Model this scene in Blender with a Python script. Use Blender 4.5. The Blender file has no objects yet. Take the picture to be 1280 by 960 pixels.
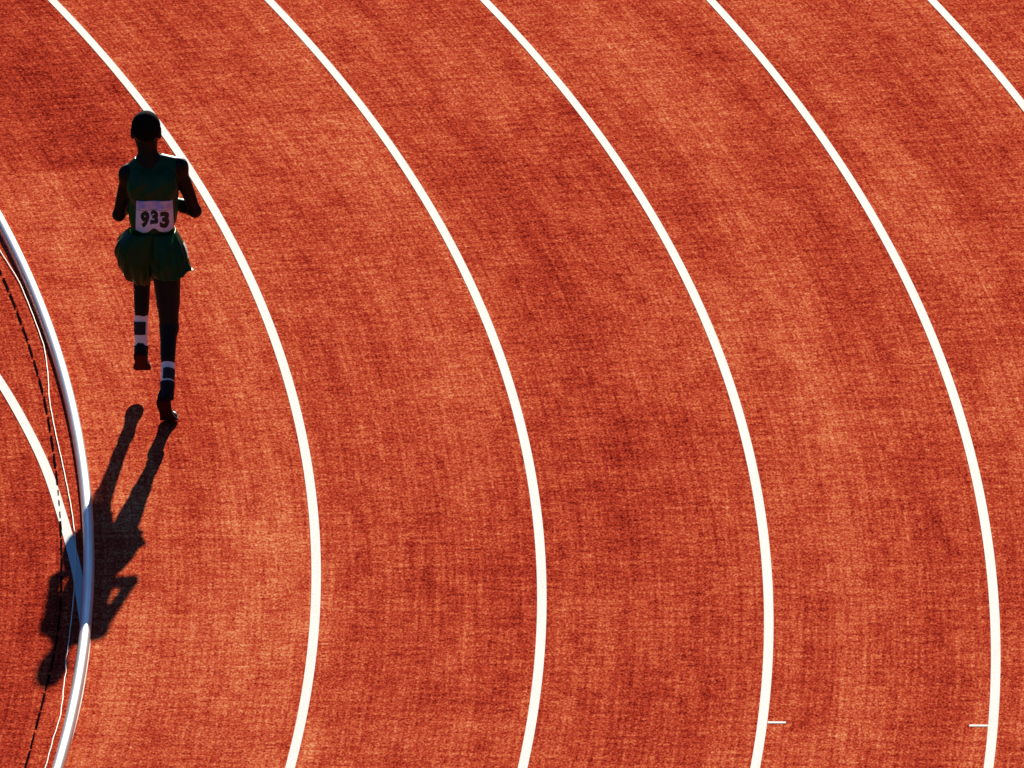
import bpy, bmesh, math, random
import numpy as np
from mathutils import Vector, Matrix

# ------------------------------------------------------------------ camera, sky, sun, exposure
scene = bpy.context.scene
C = scene.collection
rad = math.radians
SUN_EL, SUN_AZ = 19.2, 5.7            # degrees above the horizon, degrees right of +Y

cam_data = bpy.data.cameras.new('camera')
cam = bpy.data.objects.new('camera', cam_data)
C.objects.link(cam)
cam.matrix_world = (Matrix.Translation((38.7626, -117.6033, 39.4190))
                    @ Matrix.Rotation(rad(90 - 18.00878), 4, 'X')
                    @ Matrix.Rotation(rad(-0.23403), 4, 'Z'))
cam_data.sensor_width = 36.0
cam_data.lens = 816.63
cam_data.clip_start = 1.0
cam_data.clip_end = 5000.0
scene.camera = cam

world = bpy.data.worlds.new('World')
scene.world = world
world.use_nodes = True
wn = world.node_tree.nodes
sky = wn.new('ShaderNodeTexSky')
sky.sky_type = 'NISHITA'
sky.sun_disc = False
sky.sun_elevation = rad(SUN_EL)
sky.sun_rotation = rad(SUN_AZ)
sky.air_density = 0.8
sky.dust_density = 0.3
sky.ozone_density = 10.0
wn['Background'].inputs['Strength'].default_value = 0.05
world.node_tree.links.new(sky.outputs['Color'], wn['Background'].inputs['Color'])

sun_data = bpy.data.lights.new('sun', 'SUN')
sun_data.energy = 5.0
sun_data.angle = rad(0.5)
sun_data.color = (1.0, 0.93, 0.80)
sun = bpy.data.objects.new('sun', sun_data)
C.objects.link(sun)
sdir = Vector((math.sin(rad(SUN_AZ)) * math.cos(rad(SUN_EL)),
               math.cos(rad(SUN_AZ)) * math.cos(rad(SUN_EL)), math.sin(rad(SUN_EL))))
sun.rotation_euler = sdir.to_track_quat('Z', 'Y').to_euler()
sun.location = (38, 60, 30)

scene.view_settings.view_transform = 'Standard'
scene.view_settings.look = 'None'
scene.view_settings.exposure = 1.2
scene.view_settings.gamma = 1.0

# ------------------------------------------------------------------ helpers
def tag(o, label=None, cat=None, group=None, kind=None):
    if label: o['label'] = label
    if cat: o['category'] = cat
    if group: o['group'] = group
    if kind: o['kind'] = kind
    return o

def link_mesh(name, verts, faces, mat, parent=None, smooth=True):
    me = bpy.data.meshes.new(name)
    if isinstance(verts, np.ndarray): verts = verts.tolist()
    if isinstance(faces, np.ndarray): faces = faces.tolist()
    me.from_pydata(verts, [], faces)
    me.validate()
    bm = bmesh.new(); bm.from_mesh(me)
    bmesh.ops.recalc_face_normals(bm, faces=bm.faces[:])
    bm.to_mesh(me); bm.free()
    if smooth:
        me.polygons.foreach_set('use_smooth', [True] * len(me.polygons))
    me.materials.append(mat)
    o = bpy.data.objects.new(name, me)
    C.objects.link(o)
    if parent is not None: o.parent = parent
    return o

class Nodes:
    """tiny wrapper for building node trees"""
    def __init__(self, name):
        self.m = bpy.data.materials.new(name)
        self.m.use_nodes = True
        self.t = self.m.node_tree
        self.b = self.t.nodes['Principled BSDF']
        self.out = self.t.nodes['Material Output']
    def put(self, sock, v):
        if v is None: return
        if isinstance(v, bpy.types.NodeSocket): self.t.links.new(v, sock)
        else: sock.default_value = v
    def math(self, op, a, b=None, c=None, clamp=False):
        n = self.t.nodes.new('ShaderNodeMath'); n.operation = op; n.use_clamp = clamp
        for i, v in enumerate((a, b, c)): self.put(n.inputs[i], v)
        return n.outputs[0]
    def sep(self, v):
        n = self.t.nodes.new('ShaderNodeSeparateXYZ'); self.put(n.inputs[0], v); return n.outputs
    def comb(self, x, y, z=0.0):
        n = self.t.nodes.new('ShaderNodeCombineXYZ')
        for i, v in enumerate((x, y, z)): self.put(n.inputs[i], v)
        return n.outputs[0]
    def noise(self, vec, scale, detail=2.0, rough=0.5, dist=0.0):
        n = self.t.nodes.new('ShaderNodeTexNoise')
        self.put(n.inputs['Vector'], vec); n.inputs['Scale'].default_value = scale
        n.inputs['Detail'].default_value = detail; n.inputs['Roughness'].default_value = rough
        n.inputs['Distortion'].default_value = dist
        return n.outputs['Fac']
    def voronoi(self, vec, scale, feature='F1'):
        n = self.t.nodes.new('ShaderNodeTexVoronoi'); n.feature = feature
        self.put(n.inputs['Vector'], vec); n.inputs['Scale'].default_value = scale
        return n.outputs['Distance']
    def remap(self, v, a, b, c=0.0, d=1.0):
        n = self.t.nodes.new('ShaderNodeMapRange')
        self.put(n.inputs['Value'], v)
        for k, x in zip(('From Min', 'From Max', 'To Min', 'To Max'), (a, b, c, d)):
            n.inputs[k].default_value = x
        return n.outputs[0]
    def ramp(self, v, stops):
        n = self.t.nodes.new('ShaderNodeValToRGB')
        self.put(n.inputs[0], v)
        e = n.color_ramp.elements
        e[0].position, e[0].color = stops[0][0], (*stops[0][1], 1)
        e[1].position, e[1].color = stops[-1][0], (*stops[-1][1], 1)
        for p, c in stops[1:-1]:
            k = e.new(p); k.color = (*c, 1)
        return n.outputs[0]
    def mix(self, f, a, b, blend='MIX'):
        n = self.t.nodes.new('ShaderNodeMix'); n.data_type = 'RGBA'; n.blend_type = blend
        self.put(n.inputs['Factor'], f)
        self.put(n.inputs[6], a if isinstance(a, bpy.types.NodeSocket) else (*a, 1))
        self.put(n.inputs[7], b if isinstance(b, bpy.types.NodeSocket) else (*b, 1))
        return n.outputs[2]
    def pos(self):
        return self.t.nodes.new('ShaderNodeNewGeometry').outputs['Position']
    def bump(self, h, strength, dist):
        n = self.t.nodes.new('ShaderNodeBump')
        n.inputs['Strength'].default_value = strength; n.inputs['Distance'].default_value = dist
        self.put(n.inputs['Height'], h)
        self.t.links.new(n.outputs[0], self.b.inputs['Normal'])
    def set(self, **kw):
        for k, v in kw.items():
            key = {'col': 'Base Color', 'rough': 'Roughness', 'spec': 'Specular IOR Level', 'metal': 'Metallic',
                   'coat': 'Coat Weight', 'coat_rough': 'Coat Roughness', 'sheen': 'Sheen Weight'}[k]
            if k == 'col' and not isinstance(v, bpy.types.NodeSocket): v = (*v, 1)
            self.put(self.b.inputs[key], v)
        return self.m
    def polar(self):
        """position measured along the bend: radius, arc length at 38 m"""
        s = self.sep(self.pos())
        r = self.math('SQRT', self.math('ADD', self.math('MULTIPLY', s[0], s[0]), self.math('MULTIPLY', s[1], s[1])))
        th = self.math('ARCTAN2', s[1], s[0])
        return r, self.math('MULTIPLY', th, 38.0), s

# ------------------------------------------------------------------ materials
def track_material():
    N = Nodes('rubber_track')
    r, a, s = N.polar()
    def v(kr, ka, off=0.0): return N.comb(N.math('MULTIPLY', r, kr), N.math('MULTIPLY', a, ka), off)
    grain = N.noise(v(1, .42), 85, 2, .65)                 # rubber granules
    dash = N.noise(v(.55, .80, 3), 25, 2, .6)              # short cross streaks left by the paver
    weave = N.noise(v(1, .035, 7), 26, 2, .6)              # long streaks along the lane
    cross = N.noise(v(.05, 1.0, 5), 9, 2, .6)              # long streaks across the lane
    mid = N.noise(v(1, .45, 11), 6.0, 4, .6)               # hand-sized mottling
    big = N.noise(v(1, .26, 19), 1.25, 3, .55)             # large worn patches
    lane = N.noise(v(1, .02, 23), 2.2, 2, .5)              # worn and clean running bands
    crk = N.voronoi(N.comb(N.math('ADD', N.math('MULTIPLY', r, 1.0), N.math('MULTIPLY', grain, .02)),
                           N.math('MULTIPLY', a, .5), 0), 17, 'DISTANCE_TO_EDGE')
    crack = N.remap(crk, 0.0, 0.07, 1.0, 0.0)
    t = N.math('MULTIPLY', N.math('SUBTRACT', grain, .5), 1.6)
    for src, w in ((dash, .62), (weave, .42), (cross, .18), (mid, .46), (big, .40), (lane, .46)):
        t = N.math('ADD', t, N.math('MULTIPLY', N.math('SUBTRACT', src, .5), w))
    # rows left by the paving machine: a fine lattice along and across the lane
    wob = N.math('MULTIPLY', mid, 9.0)
    th1 = N.math('SINE', N.math('ADD', N.math('MULTIPLY', r, 2 * math.pi / .038), wob))
    th2 = N.math('SINE', N.math('ADD', N.math('MULTIPLY', a, 2 * math.pi / .125), N.math('MULTIPLY', wob, 1.2)))
    t = N.math('ADD', t, N.math('MULTIPLY', N.math('ADD', th1, N.math('MULTIPLY', th2, .8)), N.math('MULTIPLY', cross, .085)))
    t = N.math('SUBTRACT', t, N.math('MULTIPLY', crack, .12))
    # laid panels of slightly different batches: lane 1 beyond its joint, lane 2 before its joint, the inner apron
    def between(x, lo, hi): return N.math('MULTIPLY', N.math('GREATER_THAN', x, lo), N.math('LESS_THAN', x, hi))
    j = N.math('ADD', a, N.math('MULTIPLY', N.math('SUBTRACT', weave, .5), .35))
    p1 = N.math('MULTIPLY', between(r, 36.5, 37.7), N.math('GREATER_THAN', j, 7.86))
    p2 = N.math('MULTIPLY', between(r, 37.72, 38.9), N.math('LESS_THAN', j, -2.03))
    ap = N.math('LESS_THAN', r, 36.48)
    t = N.math('SUBTRACT', t, N.math('MULTIPLY', p1, .15))
    t = N.math('ADD', t, N.math('MULTIPLY', p2, .07))
    t = N.math('SUBTRACT', t, N.math('MULTIPLY', ap, .10))
    t = N.math('ADD', t, .5, clamp=True)
    col = N.ramp(t, [(0.0, (.10, .005, .004)), (.25, (.285, .022, .011)), (.50, (.465, .056, .024)),
                     (.74, (.61, .155, .059)), (1.0, (.74, .32, .15))])
    hgt = N.math('ADD', grain, N.math('MULTIPLY', dash, .5))
    N.bump(hgt, .35, .004)
    return N.set(col=col, rough=.95, spec=0.0)

def grass_material():
    N = Nodes('infield_grass')
    p = N.pos()
    f = N.noise(p, 3.0, 5, .6)
    return N.set(col=N.ramp(f, [(.3, (.03, .055, .012)), (.7, (.07, .11, .025))]), rough=.9, spec=.1)

def paint_material(name, wear):
    N = Nodes(name)
    r, a, s = N.polar()
    g = N.noise(N.comb(r, N.math('MULTIPLY', a, .45), 2), 70, 3, .65)
    q = N.noise(N.comb(r, N.math('MULTIPLY', a, .3), 9), 4, 3, .6)
    k = N.math('ADD', N.math('MULTIPLY', g, .7), N.math('MULTIPLY', q, .3))
    col = N.ramp(k, [(.24, (.46 - wear, .36 - wear, .30 - wear)), (.42, (.60, .56, .51)), (.75, (.68, .655, .615))])
    N.bump(g, .25, .003)
    return N.set(col=col, rough=.8, spec=.1)

def kerb_material():
    N = Nodes('white_enamel')
    r, a, s = N.polar()
    g = N.noise(N.comb(N.math('MULTIPLY', r, 3), N.math('MULTIPLY', a, .3), 0), 12, 4, .6)
    return N.set(col=N.ramp(g, [(.3, (.56, .54, .50)), (.6, (.66, .645, .61))]), rough=.38, spec=.5, metal=.75)

def simple(name, col, rough, spec=.4, var=.25, scale=40, **kw):
    N = Nodes(name)
    f = N.noise(N.pos(), scale, 3, .6)
    lo = tuple(c * (1 - var) for c in col); hi = tuple(min(1, c * (1 + var)) for c in col)
    return N.set(col=N.ramp(f, [(.3, lo), (.7, hi)]), rough=rough, spec=spec, **kw)

def cloth_material(name, col, trans):
    N = Nodes(name)
    f = N.noise(N.pos(), 60, 3, .6)
    lo = tuple(c * .8 for c in col); hi = tuple(c * 1.2 for c in col)
    cc = N.ramp(f, [(.3, lo), (.7, hi)])
    N.set(col=cc, rough=.40, spec=.22)
    tr = N.t.nodes.new('ShaderNodeBsdfTranslucent')
    tr.inputs['Color'].default_value = (.14, .46, .06, 1)
    mx = N.t.nodes.new('ShaderNodeMixShader'); mx.inputs[0].default_value = trans
    N.t.links.new(N.b.outputs[0], mx.inputs[1]); N.t.links.new(tr.outputs[0], mx.inputs[2])
    N.t.links.new(mx.outputs[0], N.out.inputs[0])
    return N.m

M_TRACK = track_material()
M_GRASS = grass_material()
M_LINE = paint_material('white_line_paint', .05)
M_TICK = paint_material('worn_tick_paint', .25)
M_KERB = kerb_material()   # brushed aluminium under thin white enamel
M_SLOT = simple('dark_slot', (.006, .004, .004), 1.0, 0.0)
M_CORD = simple('pale_cord', (.80, .66, .50), .6)
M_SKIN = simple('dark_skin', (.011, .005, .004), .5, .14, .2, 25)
M_HAIR = simple('black_hair', (.006, .005, .005), .95, .02, .4, 300)
M_EYE = simple('eye_white', (.35, .32, .28), .3)
M_IRIS = simple('eye_iris', (.02, .01, .006), .2)
M_LIP = simple('lips', (.06, .022, .018), .5)
M_SHIRT = cloth_material('green_singlet_cloth', (.004, .048, .012), .16)
M_SHORTS = cloth_material('green_shorts_cloth', (.004, .050, .013), .32)
M_TRIM = simple('white_trim', (.75, .75, .74), .6)
M_BLACK = simple('black_print', (.012, .011, .013), .6)
M_SHOE = simple('black_shoe_leather', (.012, .009, .011), .55, .12)
M_SOLE = simple('maroon_sole_rubber', (.030, .005, .006), .8, .08)
M_SOCK = simple('white_sock_knit', (.78, .78, .78), .85, .2, .06, 200)
M_BAND = simple('black_sock_band', (.012, .011, .016), .8)

def bib_material():
    N = Nodes('bib_paper')
    p = N.pos()
    s = N.sep(p)
    f = N.noise(p, 14, 3, .6)
    lower = N.ramp(f, [(.3, (.58, .58, .80)), (.7, (.68, .68, .86))])
    g = N.noise(N.comb(N.math('MULTIPLY', s[0], 1.0), 0.0, N.math('MULTIPLY', s[2], .5)), 22, 2, .5)
    upper = N.ramp(g, [(.38, (.26, .36, .84)), (.62, (.56, .50, .74))])
    up = N.math('GREATER_THAN', s[2], 1.160)
    return N.set(col=N.mix(up, lower, upper), rough=.6, spec=.3)
M_BIB = bib_material()
M_BIBLINE = simple('bib_print_line', (.30, .10, .10), .6)

# ------------------------------------------------------------------ setting: ground and track
def ring_sheet(name, r0f, r1f, a0, a1, n, z, mat, m=1, parent=None):
    vs, fs = [], []
    for i in range(n + 1):
        th = a0 + (a1 - a0) * i / n
        r0, r1 = r0f(th), r1f(th)
        for j in range(m + 1):
            r = r0 + (r1 - r0) * j / m
            vs.append((r * math.cos(th), r * math.sin(th), z))
    for i in range(n):
        for j in range(m):
            k = i * (m + 1) + j
            fs.append((k, k + 1, k + m + 2, k + m + 1))
    return link_mesh(name, vs, fs, mat, parent, smooth=False)

g = link_mesh('ground', [(-900, -900, -.012), (900, -900, -.012), (900, 1500, -.012), (-900, 1500, -.012)],
              [(0, 1, 2, 3)], M_GRASS, smooth=False)
tag(g, kind='structure')
def sky_blocker():  # unseen ring added to block low sky and darken the kerb's reflections
    rng = random.Random(9)
    vs, fs = [], []
    prof = [(60, -.01), (66, 3.0), (72, 9.0), (80, 16.0), (84, 17.8), (96, 18.1)]
    n = 120
    for i in range(n):
        th = 2 * math.pi * i / n
        for r, z in prof:
            vs.append((r * math.cos(th), r * math.sin(th), z + (rng.uniform(-.3, .3) if z > 1 else 0)))
    k = len(prof)
    for i in range(n):
        for j in range(k - 1):
            fs.append((i*k + j, i*k + j + 1, ((i+1) % n)*k + j + 1, ((i+1) % n)*k + j))
    return tag(link_mesh('sky_blocker_bank', vs, fs, M_GRASS), kind='structure')
sky_blocker()
t = ring_sheet('running_track', lambda th: 35.2, lambda th: 47.2, -1.5, 1.5, 400, 0.0, M_TRACK, 4)
tag(t, kind='structure')

# lane lines: five painted arcs, each 5 cm wide, with the small wander of the real marking
A0, A1 = -.45, .95
LINES = [((-.35656326, .10851155, 37.71065289), 'white curved lane line passing just behind the runner, nearest the kerb'),
         ((-.23472768, .03694939, 38.91735230), 'white curved lane line next outward from the one by the runner'),
         ((-.24887708, -.01786508, 40.12604170), 'white curved lane line in the middle of the five'),
         ((.97720505, -.13871534, 41.32799686), 'white curved lane line with a small tick on its inner side'),
         ((.0, .60909179, 42.43989686), 'white curved lane line farthest from the kerb, cutting the upper right corner')]
def clamp_poly(c, lo=-.10, hi=.31):
    def f(th):
        u = min(max(th, lo), hi)
        v = (c[0] * u + c[1]) * u + c[2]
        return v
    return f
line_radius = [clamp_poly(c) for c, _ in LINES]
line_radius[4] = lambda th: 42.59
LW = .0252
for (c, label), f in zip(LINES, line_radius):
    o = ring_sheet('lane_line', lambda th, f=f: f(th) - LW, lambda th, f=f: f(th) + LW, A0, A1, 700, .0025, M_LINE)
    tag(o, label, 'line', 'white lane lines of the running track')

# two small painted ticks
def tick(r0, r1, th, label):
    hw = .017
    vs = [(r0, -hw), (r1, -hw * .8), (r1 + .003, hw), (r0, hw)]
    P = []
    for r, d in vs:
        P.append((r * math.cos(th) - d * math.sin(th), r * math.sin(th) + d * math.cos(th), .0025))
    o = link_mesh('painted_tick', P, [(0, 1, 2, 3)], M_TICK, smooth=False)
    tag(o, label, 'mark', 'small painted ticks beside the lane lines')
tick(line_radius[2](-.053) + LW + .003, 40.248, -.0528, 'short white tick on the outer side of the middle lane line')
tick(41.214, line_radius[3](-.053) - LW - .003, -.0530, 'short white tick on the inner side of the fourth lane line')

# painted line that curves in to meet the kerb
PAINT = np.array([(-.075, 36.496), (-.0377, 36.503), (-.0159, 36.494), (-.0049, 36.467), (.0098, 36.434), (.0248, 36.394),
                  (.0399, 36.353), (.0629, 36.290), (.0824, 36.222), (.1031, 36.143), (.13, 36.02), (.16, 35.86), (.20, 35.60), (.235, 35.34)])
def smooth_interp(xs, ys):
    xs = np.asarray(xs); ys = np.asarray(ys)
    m = np.gradient(ys, xs)
    def f(x):
        i = int(np.clip(np.searchsorted(xs, x) - 1, 0, len(xs) - 2))
        h = xs[i + 1] - xs[i]; u = (x - xs[i]) / h
        return ((2*u**3 - 3*u**2 + 1) * ys[i] + (u**3 - 2*u**2 + u) * h * m[i]
                + (-2*u**3 + 3*u**2) * ys[i + 1] + (u**3 - u**2) * h * m[i + 1])
    return f
pf = smooth_interp(PAINT[:, 0], PAINT[:, 1])
o = ring_sheet('painted_line', lambda th: pf(th) - .027, lambda th: pf(th) + .027, -.075, .235, 300, .004, M_LINE)
tag(o, 'white painted line that swings away from under the kerb towards the infield', 'line')

# ------------------------------------------------------------------ kerb: rounded white rail lying along the inside of lane one
def kerb():
    rc, hw, ht = 36.4945, .0305, .050
    prof = []
    for i in range(17):
        a = math.pi * i / 16
        prof.append((hw * math.cos(a), .020 + (ht - .020) * math.sin(a)))
    prof = [(hw, .0005), (hw, .012)] + prof + [(-hw, .012), (-hw, .0005)]
    vs, fs = [], []
    n = 900
    for i in range(n + 1):
        th = A0 + (A1 - A0) * i / n
        for dx, z in prof:
            r = rc + dx
            vs.append((r * math.cos(th), r * math.sin(th), z))
    k = len(prof)
    for i in range(n):
        for j in range(k - 1):
            fs.append((i*k + j, i*k + j + 1, (i + 1)*k + j + 1, (i + 1)*k + j))
        fs.append((i*k + k - 1, i*k, (i + 1)*k, (i + 1)*k + k - 1))
    fs.append(tuple(range(k))); fs.append(tuple(n*k + j for j in range(k)))
    o = link_mesh('track_kerb', vs, fs, M_KERB)
    return tag(o, 'glossy white rounded kerb rail along the inner edge of the first lane', 'kerb')
kerb()

# drain: a broken row of dark slots set in the apron
def drain():
    rng = random.Random(4)
    root = bpy.data.objects.new('slot_drain', None); C.objects.link(root)
    root.location = (36.345, .5, 0); root.empty_display_size = .2
    tag(root, 'broken row of narrow black drain slots in the red apron beside the kerb', 'drain')
    xs = [-.45, -.0762, -.0601, -.0421, -.0305, -.0159, -.0049, .0125, .0361, .0547, .0782, .0965, .1146, .1322, .1569, .95]
    ys = [36.33, 36.320, 36.320, 36.328, 36.341, 36.347, 36.350, 36.348, 36.346, 36.348, 36.354, 36.360, 36.361, 36.362, 36.364, 36.365]
    f = lambda th: float(np.interp(th, xs, ys))
    s = -.19
    while s < .34:
        L = rng.uniform(.225, .285) / 36.35
        over = .0378 < s + L / 2 < .0535              # the slots crossed by the white paint are partly filled
        w = rng.uniform(.0050, .0066)
        if over: L *= .38; w *= .6
        m = 6
        vs, fs = [], []
        for i in range(m + 1):
            th = s + L * i / m
            r = f(th) + rng.uniform(-.0008, .0008)
            for d in (-1, 1):
                rr = r + d * (w + rng.uniform(-.0012, .0012))
                vs.append((rr * math.cos(th) - 36.345, rr * math.sin(th) - .5, .0065))
        for i in range(m): fs.append((2*i, 2*i + 1, 2*i + 3, 2*i + 2))
        link_mesh('slot', vs, fs, M_SLOT, root, smooth=False)
        s += L + rng.uniform(.055, .085) / 36.35 * (1.3 if over else 1)
drain()

# thin pale cord lying loose beside the kerb
def cord():
    pts = [(36.43, -.16), (36.42, -.11), (36.426, -.0771), (36.427, -.0629), (36.434, -.0557), (36.428, -.047), (36.419, -.0377), (36.421, -.0350), (36.414, -.0323), (36.412, -.0232),
           (36.417, -.0012), (36.421, .0098), (36.424, .0210), (36.415, .0360), (36.392, .0588), (36.380, .0820), (36.387, .0937),
           (36.414, .1053), (36.447, .1250), (36.446, .1471), (36.415, .1677), (36.39, .19), (36.41, .23), (36.43, .28), (36.42, .36)]
    f = smooth_interp([p[1] for p in pts], [p[0] for p in pts])
    rng = random.Random(2)
    vs, fs = [], []
    n, k, R = 420, 8, .0028
    for i in range(n + 1):
        th = -.16 + .52 * i / n
        r = min(f(th), 36.441) + .0012 * math.sin(th * 900) * (1 if th < -.02 else .4)
        for j in range(k):
            a = 2 * math.pi * j / k
            rr = r + R * math.cos(a)
            vs.append((rr * math.cos(th), rr * math.sin(th), (.0048 + R * .9) + R * math.sin(a)))
    for i in range(n):
        for j in range(k):
            fs.append((i*k + j, i*k + (j + 1) % k, (i + 1)*k + (j + 1) % k, (i + 1)*k + j))
    fs.append(tuple(range(k))); fs.append(tuple(n*k + j for j in range(k)))
    o = link_mesh('loose_cord', vs, fs, M_CORD)
    return tag(o, 'thin pale cord lying loose on the apron between the kerb and the drain slots', 'cord')
cord()

# ------------------------------------------------------------------ runner: one continuous body grown from a distance field
V = lambda *a: np.array(a, dtype=np.float32)

class Field:
    """smooth union of tapered capsules and ellipsoids on a grid, meshed with surface nets"""
    def __init__(self, lo, hi, h):
        self.h = h
        self.lo = np.array(lo, np.float32)
        self.n = np.ceil((np.array(hi) - np.array(lo)) / h).astype(int) + 1
        self.F = np.full(self.n, .2, np.float32)
    def window(self, lo, hi):
        a = np.clip(np.floor((np.array(lo) - self.lo) / self.h).astype(int), 0, self.n - 2)
        b = np.clip(np.ceil((np.array(hi) - self.lo) / self.h).astype(int) + 1, 1, self.n)
        sl = tuple(slice(i, j) for i, j in zip(a, b))
        ax = [self.lo[i] + self.h * np.arange(a[i], b[i], dtype=np.float32) for i in range(3)]
        return sl, np.meshgrid(*ax, indexing='ij', sparse=True)
    def blend(self, sl, d, k, op='add'):
        f = self.F[sl]
        if op == 'add':
            if k <= 0: self.F[sl] = np.minimum(f, d); return
            w = np.clip(.5 + .5 * (f - d) / k, 0, 1)
            self.F[sl] = f * (1 - w) + d * w - k * w * (1 - w)
        else:
            w = np.clip(.5 - .5 * (f + d) / max(k, 1e-6), 0, 1)
            self.F[sl] = f * (1 - w) + (-d) * w + k * w * (1 - w)
    def cap(self, a, b, ra, rb, k=.02, op='add'):
        a, b = np.array(a, np.float32), np.array(b, np.float32)
        pad = max(ra, rb) + k + .03
        sl, (X, Y, Z) = self.window(np.minimum(a, b) - pad, np.maximum(a, b) + pad)
        ab = b - a; L = float(ab @ ab) + 1e-9
        t = np.clip(((X - a[0]) * ab[0] + (Y - a[1]) * ab[1] + (Z - a[2]) * ab[2]) / L, 0, 1)
        d = np.sqrt((X - a[0] - t*ab[0])**2 + (Y - a[1] - t*ab[1])**2 + (Z - a[2] - t*ab[2])**2) - (ra + (rb - ra) * t)
        self.blend(sl, d, k, op)
    def ell(self, c, r, k=.02, op='add', tilt=0.0):
        c, r = np.array(c, np.float32), np.array(r, np.float32)
        pad = r.max() + k + .03
        sl, (X, Y, Z) = self.window(c - pad, c + pad)
        x, y, z = X - c[0], Y - c[1], Z - c[2]
        if tilt:
            ct, st = math.cos(tilt), math.sin(tilt)
            y, z = ct*y + st*z, -st*y + ct*z
        k0 = np.sqrt((x/r[0])**2 + (y/r[1])**2 + (z/r[2])**2) + 1e-6
        k1 = np.sqrt((x/r[0]**2)**2 + (y/r[1]**2)**2 + (z/r[2]**2)**2) + 1e-6
        self.blend(sl, k0 * (k0 - 1) / k1, k, op)
    def sample(self, p):
        q = (np.asarray(p, np.float32) - self.lo) / self.h
        i = np.clip(np.floor(q).astype(int), 0, self.n - 2); u = q - i
        v = 0
        for dx in (0, 1):
            for dy in (0, 1):
                for dz in (0, 1):
                    w = (u[0] if dx else 1-u[0]) * (u[1] if dy else 1-u[1]) * (u[2] if dz else 1-u[2])
                    v += w * self.F[i[0]+dx, i[1]+dy, i[2]+dz]
        return float(v)
    def mesh(self):
        F = self.F; S = F < 0
        nx, ny, nz = F.shape
        cnt = np.zeros((nx-1, ny-1, nz-1), np.int8)
        for a in (0, 1):
            for b in (0, 1):
                for c in (0, 1):
                    cnt += S[a:nx-1+a, b:ny-1+b, c:nz-1+c]
        act = (cnt > 0) & (cnt < 8)
        idx = np.argwhere(act)
        vid = np.full(act.shape, -1, np.int64); vid[act] = np.arange(len(idx))
        acc = np.zeros((len(idx), 3)); num = np.zeros(len(idx))
        corners = [(a, b, c) for a in (0, 1) for b in (0, 1) for c in (0, 1)]
        for p in corners:
            for ax in range(3):
                if p[ax]: continue
                q = list(p); q[ax] = 1
                f0 = F[idx[:,0]+p[0], idx[:,1]+p[1], idx[:,2]+p[2]]
                f1 = F[idx[:,0]+q[0], idx[:,1]+q[1], idx[:,2]+q[2]]
                m = (f0 < 0) != (f1 < 0)
                tt = np.where(m, f0 / np.where(m, f0 - f1, 1), 0)
                pt = np.tile(np.array(p, float), (len(idx), 1)); pt[:, ax] += tt
                acc[m] += pt[m]; num[m] += 1
        verts = self.lo + self.h * (idx + acc / num[:, None])
        faces = []
        for ax in range(3):
            sl0 = [slice(None)]*3; sl1 = [slice(None)]*3
            sl0[ax] = slice(0, -1); sl1[ax] = slice(1, None)
            ch = S[tuple(sl0)] != S[tuple(sl1)]
            e = np.argwhere(ch)
            b, c = [(1, 2), (0, 2), (0, 1)][ax]
            ok = (e[:, b] > 0) & (e[:, c] > 0) & (e[:, b] < F.shape[b]-1) & (e[:, c] < F.shape[c]-1)
            e = e[ok]
            def g(db, dc):
                q = e.copy(); q[:, b] -= db; q[:, c] -= dc
                return vid[q[:, 0], q[:, 1], q[:, 2]]
            faces.append(np.stack([g(1, 1), g(0, 1), g(0, 0), g(1, 0)], 1))
        return verts, np.concatenate(faces)

# joints, metres from the point where the right toe meets the track (x right, y ahead, z up)
NECK0, NECK1 = V(-.100, .283, 1.385), V(-.113, .290, 1.52)
SH = {'L': V(-.213, .284, 1.325), 'R': V(.060, .297, 1.360)}
EL = {'L': V(-.268, .338, 1.075), 'R': V(.148, .350, 1.090)}
WR = {'L': V(-.193, .560, 1.105), 'R': V(-.034, .458, 1.140)}
HIP = {'L': V(-.150, .260, .865), 'R': V(-.012, .250, .865)}
KN = {'L': V(-.152, .570, .652), 'R': V(.004, .165, .480)}
AN = {'L': V(-.155, .470, .288), 'R': V(-.006, -.080, .212)}
HEAD = V(-.115, .288, 1.590)

def torso(F, grow=0.0, arms=True):
    g = grow
    F.ell((-.080, .282, 1.225), (.132 + g, .098 + g, .165 + g), .03)
    F.ell((-.085, .268, 1.045), (.112 + g, .082 + g, .150 + g), .05)
    F.ell((-.081, .262, .900), (.126 + g, .088 + g, .105 + g), .05)
    F.cap(SH['L'] + V(.03, 0, -.01), SH['R'] + V(-.03, 0, -.01), .046 + g, .046 + g, .05)
    for s, sx in (('L', -1), ('R', 1)):
        F.cap(NECK0 + V(sx*.03, 0, .015), SH[s] + V(-sx*.01, 0, .012), .042 + g, .034 + g, .03)     # trapezius
        F.ell((-.080 + sx*.062, .215, 1.26), (.062 + g, .045 + g, .095 + g), .04)                   # shoulder blade
        F.ell((-.080 + sx*.060, .348, 1.255), (.068 + g, .028 + g, .060 + g), .05)                  # chest muscle

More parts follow.
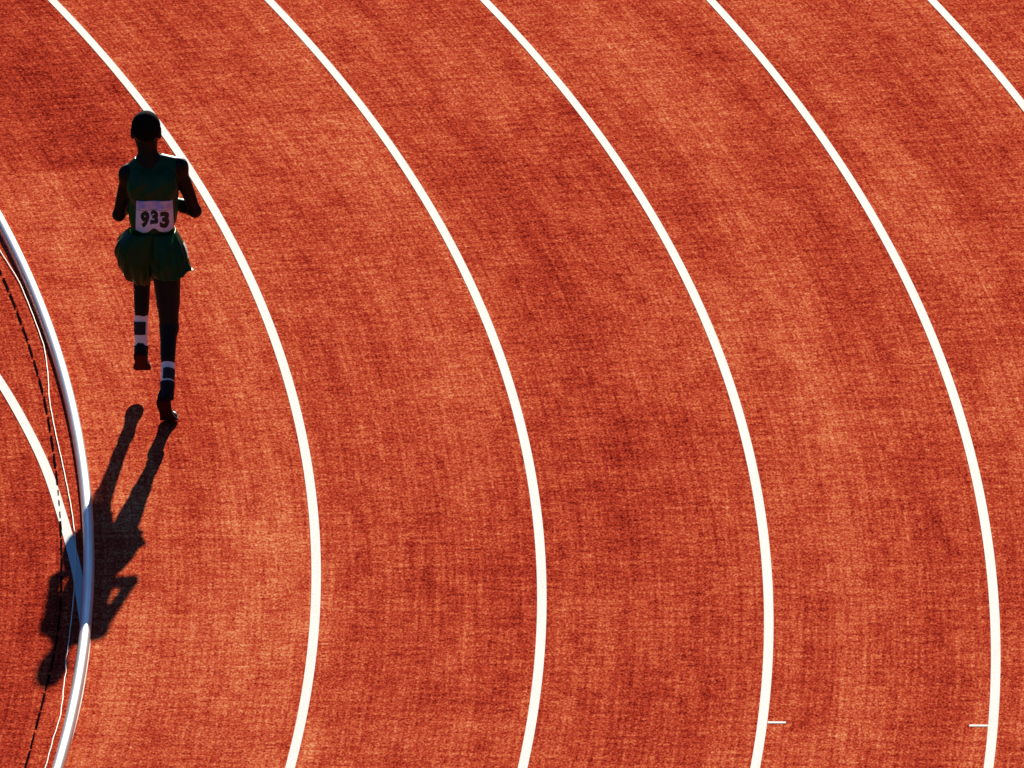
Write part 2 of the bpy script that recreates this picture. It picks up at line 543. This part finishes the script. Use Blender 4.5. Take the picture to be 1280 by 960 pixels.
def body_field(h):
    F = Field((-.36, -.25, .10), (.26, .76, 1.72), h)
    torso(F)
    F.cap(NECK0, NECK1, .055, .050, .03)
    # head
    F.ell(HEAD + V(0, -.004, .006), (.077, .096, .082), .02)
    F.ell(HEAD + V(0, .034, -.052), (.062, .070, .075), .04)
    F.ell(HEAD + V(0, .073, -.095), (.030, .028, .026), .03)                    # chin
    F.cap(HEAD + V(-.032, .088, .006), HEAD + V(.032, .088, .006), .012, .012, .015)     # brow
    F.cap(HEAD + V(0, .094, -.004), HEAD + V(0, .112, -.042), .009, .014, .010)          # nose
    for sx in (-1, 1):
        F.ell(HEAD + V(sx*.015, .104, -.046), (.010, .011, .009), .006)
        F.ell(HEAD + V(sx*.033, .097, -.011), (.017, .012, .011), .008, 'cut')           # eye sockets
        F.ell(HEAD + V(sx*.040, .078, -.040), (.024, .018, .020), .02)                   # cheek
        F.ell(HEAD + V(sx*.076, -.008, -.030), (.010, .022, .034), .012)                 # ear
        F.ell(HEAD + V(sx*.087, -.002, -.028), (.005, .011, .018), .004, 'cut')
    # arms
    for s, sx in (('L', -1), ('R', 1)):
        a, e, w = SH[s], EL[s], WR[s]
        F.ell(a + V(sx*.008, 0, .0), (.045, .047, .050), .03)                    # deltoid
        F.cap(a, e, .040, .032, .03)
        F.cap(a + (e-a)*.35 + V(0, .012, 0), a + (e-a)*.7 + V(0, .010, 0), .030, .026, .02)
        F.cap(e, e + (w-e)*.35, .033, .034, .02)
        F.cap(e + (w-e)*.35, w, .034, .023, .02)
        hand(F, w, e, sx)
    # legs
    for s, sx in (('L', -1), ('R', 1)):
        hp, k, a = HIP[s], KN[s], AN[s]
        F.cap(hp, k, .082, .050, .04)
        F.cap(hp + (k-hp)*.2 + V(0, .02, 0), hp + (k-hp)*.65 + V(0, .018, 0), .066, .055, .03)
        F.ell(hp + V(sx*.01, -.040, .005), (.060, .052, .070), .04)              # buttock
        F.ell(k + V(0, .012, 0), (.046, .046, .050), .02)
        sh = a - k
        back = np.cross(sh / np.linalg.norm(sh), V(1, 0, 0)); back = back / np.linalg.norm(back)
        if back[1] > 0: back = -back
        F.cap(k, a, .042, .027, .025)
        F.cap(k + sh*.12 + back*.014 + V(-sx*.006, 0, 0), k + sh*.50 + back*.012 + V(-sx*.004, 0, 0), .038, .033, .03)
        F.cap(a, a + (FOOT[s][1] - FOOT[s][0]) * .25, .024, .022, .006)
    return F

def hand(F, w, e, sx):
    """loosely closed hand, thumb on top, palm turned to the body"""
    d = w - e; d = d / np.linalg.norm(d)
    n = V(-sx, 0, 0) - d * float(np.dot(V(-sx, 0, 0), d)); n = n / np.linalg.norm(n)
    t = np.cross(d, n); t = t if t[2] > 0 else -t
    for i in range(4):
        o = (.028 - .018 * i)
        F.cap(w + t*o*.55 + d*.012, w + d*(.080 - .004*abs(i-1)) + t*o, .013, .012, .014)
    for i in range(4):
        o = .030 - .0195 * i
        L = (.040, .044, .041, .032)[i]; r = (.0085, .0088, .0085, .0075)[i]
        p = w + d*(.084 - .004*abs(i-1)) + t*o
        for ang, l in ((62 + 4*i, L), (140 + 5*i, L*.68), (205 + 5*i, L*.50)):
            q = p + (d*math.cos(rad(ang)) + n*math.sin(rad(ang))) * l
            F.cap(p, q, r, r*.93, .0035)
            p = q
    p = w + d*.022 + t*.026 + n*.006
    for v, l, r in ((d*.70 + t*.5 + n*.5, .040, .0125), (d*.85 + t*.05 + n*.55, .030, .0105), (d*.55 - t*.35 + n*.75, .024, .0092)):
        q = p + v / np.linalg.norm(v) * l
        F.cap(p, q, r, r*.92, .006); p = q

# soles: heel, arch, ball, toe
FOOT = {'R': [V(-.030, -.166, .166), V(-.018, -.108, .092), V(-.002, -.042, .016), V(.006, .000, .010), V(.014, .062, .012)],
        'L': [V(-.158, .385, .250), V(-.156, .440, .198), V(-.153, .500, .148), V(-.151, .535, .122), V(-.148, .585, .096)]}

runner = bpy.data.objects.new('person', None)
C.objects.link(runner)
runner.location = (36.887, 3.027, 0)
runner.empty_display_size = .3
tag(runner, 'runner seen from behind in dark green singlet and shorts, race number 933 on the back', 'person')

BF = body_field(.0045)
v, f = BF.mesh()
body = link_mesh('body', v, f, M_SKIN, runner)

def laplacian(o, it, fac=.5):
    md = o.modifiers.new('smooth', 'SMOOTH'); md.iterations = it; md.factor = fac
laplacian(body, 2)

# hair: a close cap over the skull
HF = Field(HEAD - .14, HEAD + .14, .004)
HF.ell(HEAD + V(0, -.005, .008), (.0795, .0980, .0850), .01)
sl, (X, Y, Z) = HF.window(HEAD - .2, HEAD + .2)
line = (HEAD[2] - .078 + .85 * np.maximum(Y - HEAD[1] + .025, 0) + 0*X) - Z      # hairline: low at the nape, high at the brow
HF.F[sl] = np.maximum(HF.F[sl], line)
hv, hf = HF.mesh()
hair = link_mesh('hair', hv, hf, M_HAIR, runner)

# face details
def ball(name, c, r, mat, parent, sq=(1, 1, 1), seg=16):
    bm = bmesh.new()
    bmesh.ops.create_uvsphere(bm, u_segments=seg, v_segments=seg // 2 + 2, radius=1)
    for q in bm.verts:
        q.co = Vector((q.co.x*r*sq[0] + c[0], q.co.y*r*sq[1] + c[1], q.co.z*r*sq[2] + c[2]))
    me = bpy.data.meshes.new(name); bm.to_mesh(me); bm.free()
    me.polygons.foreach_set('use_smooth', [True] * len(me.polygons))
    me.materials.append(mat)
    ob = bpy.data.objects.new(name, me); C.objects.link(ob); ob.parent = parent
    return ob
for sx in (-1, 1):
    e = ball('eye', HEAD + V(sx*.033, .0805, -.011), .0120, M_EYE, runner)
    ball('iris', HEAD + V(sx*.033, .0880, -.011), .0072, M_IRIS, e, (1, .85, 1), 12)
ball('mouth', HEAD + V(0, .099, -.073), .022, M_LIP, runner, (1, .36, .34))

# singlet
SF = Field((-.36, .05, .95), (.22, .50, 1.50), .0045)
torso(SF, .007)
sl, (X, Y, Z) = SF.window((-.5, -.1, .8), (.4, .7, 1.7))
fold = .0028*np.sin(34*Z + 26*X + 5*np.sin(22*X)) + .0022*np.sin(58*X - 24*Z + 12*Y) + .0015*np.sin(95*Z - 50*X)
SF.F[sl] += fold * np.clip((1.36 - Z) / .12, 0, 1)
SF.F[sl] = np.maximum(SF.F[sl], (.985 - Z) + 0*X + 0*Y)
SF.ell((-.080, .285, 1.13), (.134, .104, .15), .03)
SF.cap(NECK0 + V(-.004, .0, .045), NECK1, .068, .062, .01, 'cut')
SF.ell(NECK0 + V(.0, .075, .02), (.060, .060, .075), .01, 'cut')
for s, sx in (('L', -1), ('R', 1)):
    SF.cap(SH[s] + V(sx*.022, 0, .002), EL[s] + V(-sx*.012, 0, 0), .045, .040, .008, 'cut')
    SF.cap(SH[s] + V(sx*.05, 0, .03), SH[s] + V(sx*.12, 0, .0), .045, .06, .008, 'cut')
v, f = SF.mesh()
shirt = link_mesh('singlet', v, f, M_SHIRT, runner)
laplacian(shirt, 2)

# shorts: two loose fluttering legs of cloth under one waistband
def loft(rings, seg, fold_fn, sub=26, lift=0.0, side=1):
    """rings: (centre, u radius, w radius, w direction); returns verts, faces of an open cloth tube"""
    K = len(rings)
    ts = np.arange(K)
    C_ = [smooth_interp(ts, [r[0][i] for r in rings]) for i in range(3)]
    RU = smooth_interp(ts, [r[1] for r in rings]); RW = smooth_interp(ts, [r[2] for r in rings])
    WY = smooth_interp(ts, [r[3][1] for r in rings]); WZ = smooth_interp(ts, [r[3][2] for r in rings])
    vs, fs = [], []
    for i in range(sub + 1):
        u = (K - 1) * i / sub
        c = V(C_[0](u), C_[1](u), C_[2](u)); w = V(0, WY(u), WZ(u)); w = w / np.linalg.norm(w)
        for j in range(seg):
            a = 2 * math.pi * j / seg
            k = 1 + fold_fn(a, i / sub)
            ca, sa = math.cos(a), math.sin(a)
            p = c + V(1, 0, 0) * RU(u) * k * math.copysign(abs(ca)**.8, ca) + w * RW(u) * k * math.copysign(abs(sa)**.8, sa)
            p = p + V(0, 0, 1) * lift * max(0, ca*side)**1.5 * (i / sub)**3          # hem rides up on the outer side
            vs.append(tuple(float(q) for q in p))
    for i in range(sub):
        for j in range(seg):
            fs.append((i*seg + j, i*seg + (j+1) % seg, (i+1)*seg + (j+1) % seg, (i+1)*seg + j))
    return vs, fs

def folds(ph, amp, flare=0.0):
    def ridge(x): return 1 - 2 * abs(math.sin(x)) ** .8          # sharp creases between soft swells
    def f(a, t):
        g = min(1, max(0, (t - .02) / .45))
        v = .42*ridge(3.5*a + ph + 1.6*t) + .36*ridge(6*a - ph*1.7 + 2.4*t) + .22*math.sin(19*a + 2*ph + 4*t)
        v = amp * g * v + .012 * math.sin(a*3 + t*17 + ph) * g + .016 * math.sin(5*a - 23*t + ph) * g * (1 - t)
        d = math.atan2(math.sin(a + .25), math.cos(a + .25))
        return v + flare * math.exp(-(d / .30)**2) * max(0, (t - .55) / .45)**2
    return f
RL = [(V(-.128, .258, 1.015), .082, .098, V(0, 1, .05)), (V(-.160, .262, .955), .108, .120, V(0, .97, .2)),
      (V(-.170, .285, .885), .118, .142, V(0, .9, .42)), (V(-.160, .330, .815), .108, .144, V(0, .78, .62)),
      (V(-.148, .385, .768), .080, .122, V(0, .66, .75)), (V(-.144, .425, .747), .069, .102, V(0, .60, .80))]
RR = [(V(-.036, .258, 1.015), .076, .098, V(0, 1, .05)), (V(-.018, .255, .955), .094, .118, V(0, 1, .02)),
      (V(-.006, .248, .890), .107, .134, V(0, 1, 0)), (V(.004, .238, .830), .108, .134, V(0, 1, -.08)),
      (V(.014, .228, .785), .106, .126, V(0, 1, -.12)), (V(.024, .220, .752), .098, .118, V(0, 1, -.14))]
vl, fl = loft(RL, 128, folds(.6, .115), 32, .05, -1)
vr, fr = loft(RR, 128, folds(2.1, .115, .20), 32, .055, 1)
nb = len(vl)
shorts = link_mesh('shorts', vl + vr, fl + [tuple(i + nb for i in q) for q in fr], M_SHORTS, runner)
md = shorts.modifiers.new('thickness', 'SOLIDIFY'); md.thickness = .0012; md.offset = 0

# white side stripe on the right leg of the shorts
def stripe():
    vs, fs = [], []
    seg, sub = 128, 32
    j0, j1 = 2, 8
    rows = range(8, 18)
    fn = folds(2.1, .115, .20)
    v2, _ = loft(RR, seg, lambda a, t: fn(a, t) + .022, sub, .055, 1)
    w = j1 - j0 + 1
    for i in rows:
        for j in range(j0, j1 + 1):
            vs.append(v2[i*seg + (j - 4 + seg) % seg])
    n = len(list(rows))
    for i in range(n - 1):
        for j in range(w - 1):
            fs.append((i*w + j, i*w + j + 1, (i+1)*w + j + 1, (i+1)*w + j))
    o = link_mesh('side_stripe', vs, fs, M_TRIM, shorts)
    return o
stripe()

# race number on the back of the singlet: a creased sheet of paper and its printed figures
def back_of_shirt(x, z):
    lo, hi = .05, .28
    y = lo
    while y < hi and SF.sample((x, y, z)) > 0: y += .004
    return y
XS = np.linspace(-.215, .065, 57); ZS = np.linspace(.99, 1.24, 51)
YB = np.array([[back_of_shirt(x, z) for z in ZS] for x in XS])
for _ in range(6):                                                     # stiff paper bridges the small cloth folds
    P = np.pad(YB, 1, mode='edge')
    YB = np.minimum(YB, (P[:-2, 1:-1] + P[2:, 1:-1] + P[1:-1, :-2] + P[1:-1, 2:]) / 4)
    P = np.pad(YB, 1, mode='edge')
    YB = (P[:-2, 1:-1] + P[2:, 1:-1] + P[1:-1, :-2] + P[1:-1, 2:] + 2*YB) / 6
def bib_point(u, w, lift=0.0):
    """u 0..1 across, w 0..1 up"""
    x = -.176 + .004 * (1 - w) * 0 + u * (.210 - .012 * w) + .006 * w
    edge = .020 * math.exp(-((u - .48) / .11)**2) + .012 * max(0, u - .82) / .18 - .006 * math.sin(u * 9) + .008 * max(0, .2 - u) / .2
    zb = 1.024 + edge
    z = zb + w * (1.208 - zb)
    fx = np.clip((x - XS[0]) / (XS[1] - XS[0]), 0, len(XS) - 1.001); fz = np.clip((z - ZS[0]) / (ZS[1] - ZS[0]), 0, len(ZS) - 1.001)
    i, k = int(fx), int(fz); a, b = fx - i, fz - k
    y = YB[i, k]*(1-a)*(1-b) + YB[i+1, k]*a*(1-b) + YB[i, k+1]*(1-a)*b + YB[i+1, k+1]*a*b
    y += .0025 * math.sin(7*u + 5*w) * math.sin(6*w + 1) - .006
    return (x, y - lift, z)
nu, nw = 48, 40
vs = [bib_point(i / nu, k / nw) for i in range(nu + 1) for k in range(nw + 1)]
fs = [(i*(nw+1)+k, (i+1)*(nw+1)+k, (i+1)*(nw+1)+k+1, i*(nw+1)+k+1) for i in range(nu) for k in range(nw)]
bib = link_mesh('race_number_bib', vs, fs, M_BIB, runner)
md = bib.modifiers.new('thickness', 'SOLIDIFY'); md.thickness = .001; md.offset = 0

def printed(name, quads, mat):
    vs, fs = [], []
    for (u0, u1, w0, w1) in quads:
        b = len(vs); n = 24
        for i in range(n + 1):
            for k in (0, 1): vs.append(bib_point(u0 + (u1-u0)*i/n, (w0, w1)[k], .0016))
        for i in range(n): fs.append((b+2*i, b+2*i+2, b+2*i+3, b+2*i+1))
    return link_mesh(name, vs, fs, mat, bib)
printed('printed_line', [(.005, .995, .685, .705)], M_BIBLINE)

def digit(ch, u0, w0, uw, wh):
    """a figure drawn by Blender's own font, cut into small faces and laid on the paper"""
    cu = bpy.data.curves.new('figure_curve', 'FONT'); cu.body = ch; cu.offset = .062; cu.resolution_u = 6
    tmp = bpy.data.objects.new('figure_tmp', cu); C.objects.link(tmp)
    dg = bpy.context.evaluated_depsgraph_get()
    me = bpy.data.meshes.new_from_object(tmp.evaluated_get(dg))
    bpy.data.objects.remove(tmp); bpy.data.curves.remove(cu)
    bm = bmesh.new(); bm.from_mesh(me)
    bmesh.ops.triangulate(bm, faces=bm.faces[:])
    for _ in range(2):
        bmesh.ops.subdivide_edges(bm, edges=[e for e in bm.edges if e.calc_length() > .06], cuts=1)
    bmesh.ops.triangulate(bm, faces=bm.faces[:])
    xs = [q.co.x for q in bm.verts]; ys = [q.co.y for q in bm.verts]
    x0, x1, y0, y1 = min(xs), max(xs), min(ys), max(ys)
    for q in bm.verts:
        a = (q.co.x - x0) / (x1 - x0); b = (q.co.y - y0) / (y1 - y0)
        q.co = Vector(bib_point(u0 + a*uw + .05*b*uw, w0 + b*wh, .0018))
    bm.to_mesh(me); bm.free()
    me.materials.append(M_BLACK); me.name = 'figure'
    ob = bpy.data.objects.new('figure', me); C.objects.link(ob); ob.parent = bib
    return ob
digit('9', .120, .165, .235, .51)
digit('3', .385, .175, .210, .49)
digit('3', .635, .130, .250, .53)

# socks with a dark ankle band, and shoes with maroon soles
def tube(name, path, mat, parent, seg=28, lift=0.0, part=None):
    vs, fs = [], []
    for i, (c, r) in enumerate(path):
        d = (path[min(i+1, len(path)-1)][0] - path[max(i-1, 0)][0]); d = d / np.linalg.norm(d)
        u = V(1, 0, 0) - d * d[0]; u = u / np.linalg.norm(u); w = np.cross(d, u)
        for j in range(seg):
            a = 2*math.pi*j/seg
            k = r + lift + .0012 * math.sin(i * 2.1 + 3*a)
            vs.append(tuple(float(q) for q in c + (u*math.cos(a) + w*math.sin(a)) * k))
    n = len(path)
    for i in range(n - 1):
        for j in range(seg):
            if part and not part(2*math.pi*(j + .5)/seg): continue
            fs.append((i*seg+j, i*seg+(j+1) % seg, (i+1)*seg+(j+1) % seg, (i+1)*seg+j))
    return link_mesh(name, vs, fs, mat, parent)

for s in ('L', 'R'):
    a, k = AN[s], KN[s]
    t0, t1, b0, b1 = {'L': (-.08, .42, .14, .33), 'R': (-.10, .40, .12, .30)}[s]
    rr = lambda t: .0335 + .006 * max(0, t)
    P = [(a + (k-a)*t, rr(t) + (.002 if t > t1 - .03 else 0)) for t in np.linspace(t0, t1, 14)]
    sock = tube('sock', P, M_SOCK, runner, lift=.002)
    tube('sock_band', [(a + (k-a)*t, rr(t)) for t in np.linspace(b0, b1, 7)], M_BAND, sock, lift=.0055,
         part=(lambda a: math.cos(a) < .62) if s == 'L' else (lambda a: math.cos(a) > -.55))

def shoe(s):
    F = FOOT[s]
    K = len(F)
    arc = np.concatenate([[0], np.cumsum([np.linalg.norm(F[i+1]-F[i]) for i in range(K-1)])]); arc = arc / arc[-1]
    cf = [smooth_interp(arc, [p[i] for p in F]) for i in range(3)]
    P = lambda t: V(cf[0](t), cf[1](t), cf[2](t))
    def frame(t):
        d = P(min(1, t+.02)) - P(max(0, t-.02)); d = d / np.linalg.norm(d)
        side = V(1, 0, 0) - d*d[0]; side = side / np.linalg.norm(side)
        up = np.cross(side, d)
        if up[2] < 0: up = -up
        return P(t), d, side, up
    wid = smooth_interp([0, .05, .15, .30, .48, .68, .85, .95, 1.0], [.018, .032, .036, .032, .034, .045, .040, .027, .010])
    hgt = smooth_interp([0, .04, .12, .28, .42, .60, .80, .95, 1.0], [.086, .094, .094, .086, .074, .056, .042, .030, .016])
    def rows(n, fn):
        vs, fs = [], []; m = None
        for i in range(n + 1):
            t = i / n
            ring = fn(t); m = len(ring)
            c, d, side, up = frame(t)
            for x, z in ring: vs.append(tuple(float(q) for q in c + side*x + up*z))
        for i in range(n):
            for j in range(m):
                fs.append((i*m+j, i*m+(j+1) % m, (i+1)*m+(j+1) % m, (i+1)*m+j))
        fs.append(tuple(range(m))); fs.append(tuple(n*m + j for j in range(m)))
        return vs, fs
    def upper(t):
        w, h = wid(t) * .96, hgt(t)
        out = []
        for j in range(20):
            a = math.pi * j / 19
            out.append((w * math.copysign(abs(math.cos(a))**.75, math.cos(a)), .019 + (h - .019) * math.sin(a)**.8))
        return out
    def sole(t):
        w = wid(t) * 1.03 + .002
        th = .022 - .010 * min(1, max(0, (t - .3) / .4))
        rise = .006 * max(0, (t - .88) / .12)
        return [(-w, .004 + rise), (-w*.9, rise), (w*.9, rise), (w, .004 + rise), (w, th), (w*.9, th + .003), (-w*.9, th + .003), (-w, th)]
    v, f = rows(40, upper)
    sh = link_mesh('shoe', v, f, M_SHOE, runner)
    v, f = rows(40, sole)
    link_mesh('sole', v, f, M_SOLE, sh)
    a, k = AN[s], KN[s]
    top = {'L': -.02, 'R': .09}[s]
    tube('collar', [(a + (k - a)*t, {'L': .0405, 'R': .0415}[s] - .003*abs(t - top)/.2) for t in np.linspace(-.16, top, 6)], M_SHOE, sh)
    # pale stripe panels on either side of the shoe
    for sx in (-1, 1):
        vs, fs = [], []
        n = 10
        for i in range(n + 1):
            u = i / n
            t = .40 + .22 * u
            c, d, side, up = frame(t)
            for q in (0, 1):
                ang = (.30 + .85*u + .22*q)
                x = wid(t)*.985 * math.cos(ang)**.75; z = .020 + (hgt(t) - .018) * math.sin(ang)**.8
                vs.append(tuple(float(e) for e in c + side*sx*x + up*z))
        for i in range(n): fs.append((2*i, 2*i+1, 2*i+3, 2*i+2))
        link_mesh('shoe_stripe', vs, fs, M_TRIM, sh)
shoe('L'); shoe('R')
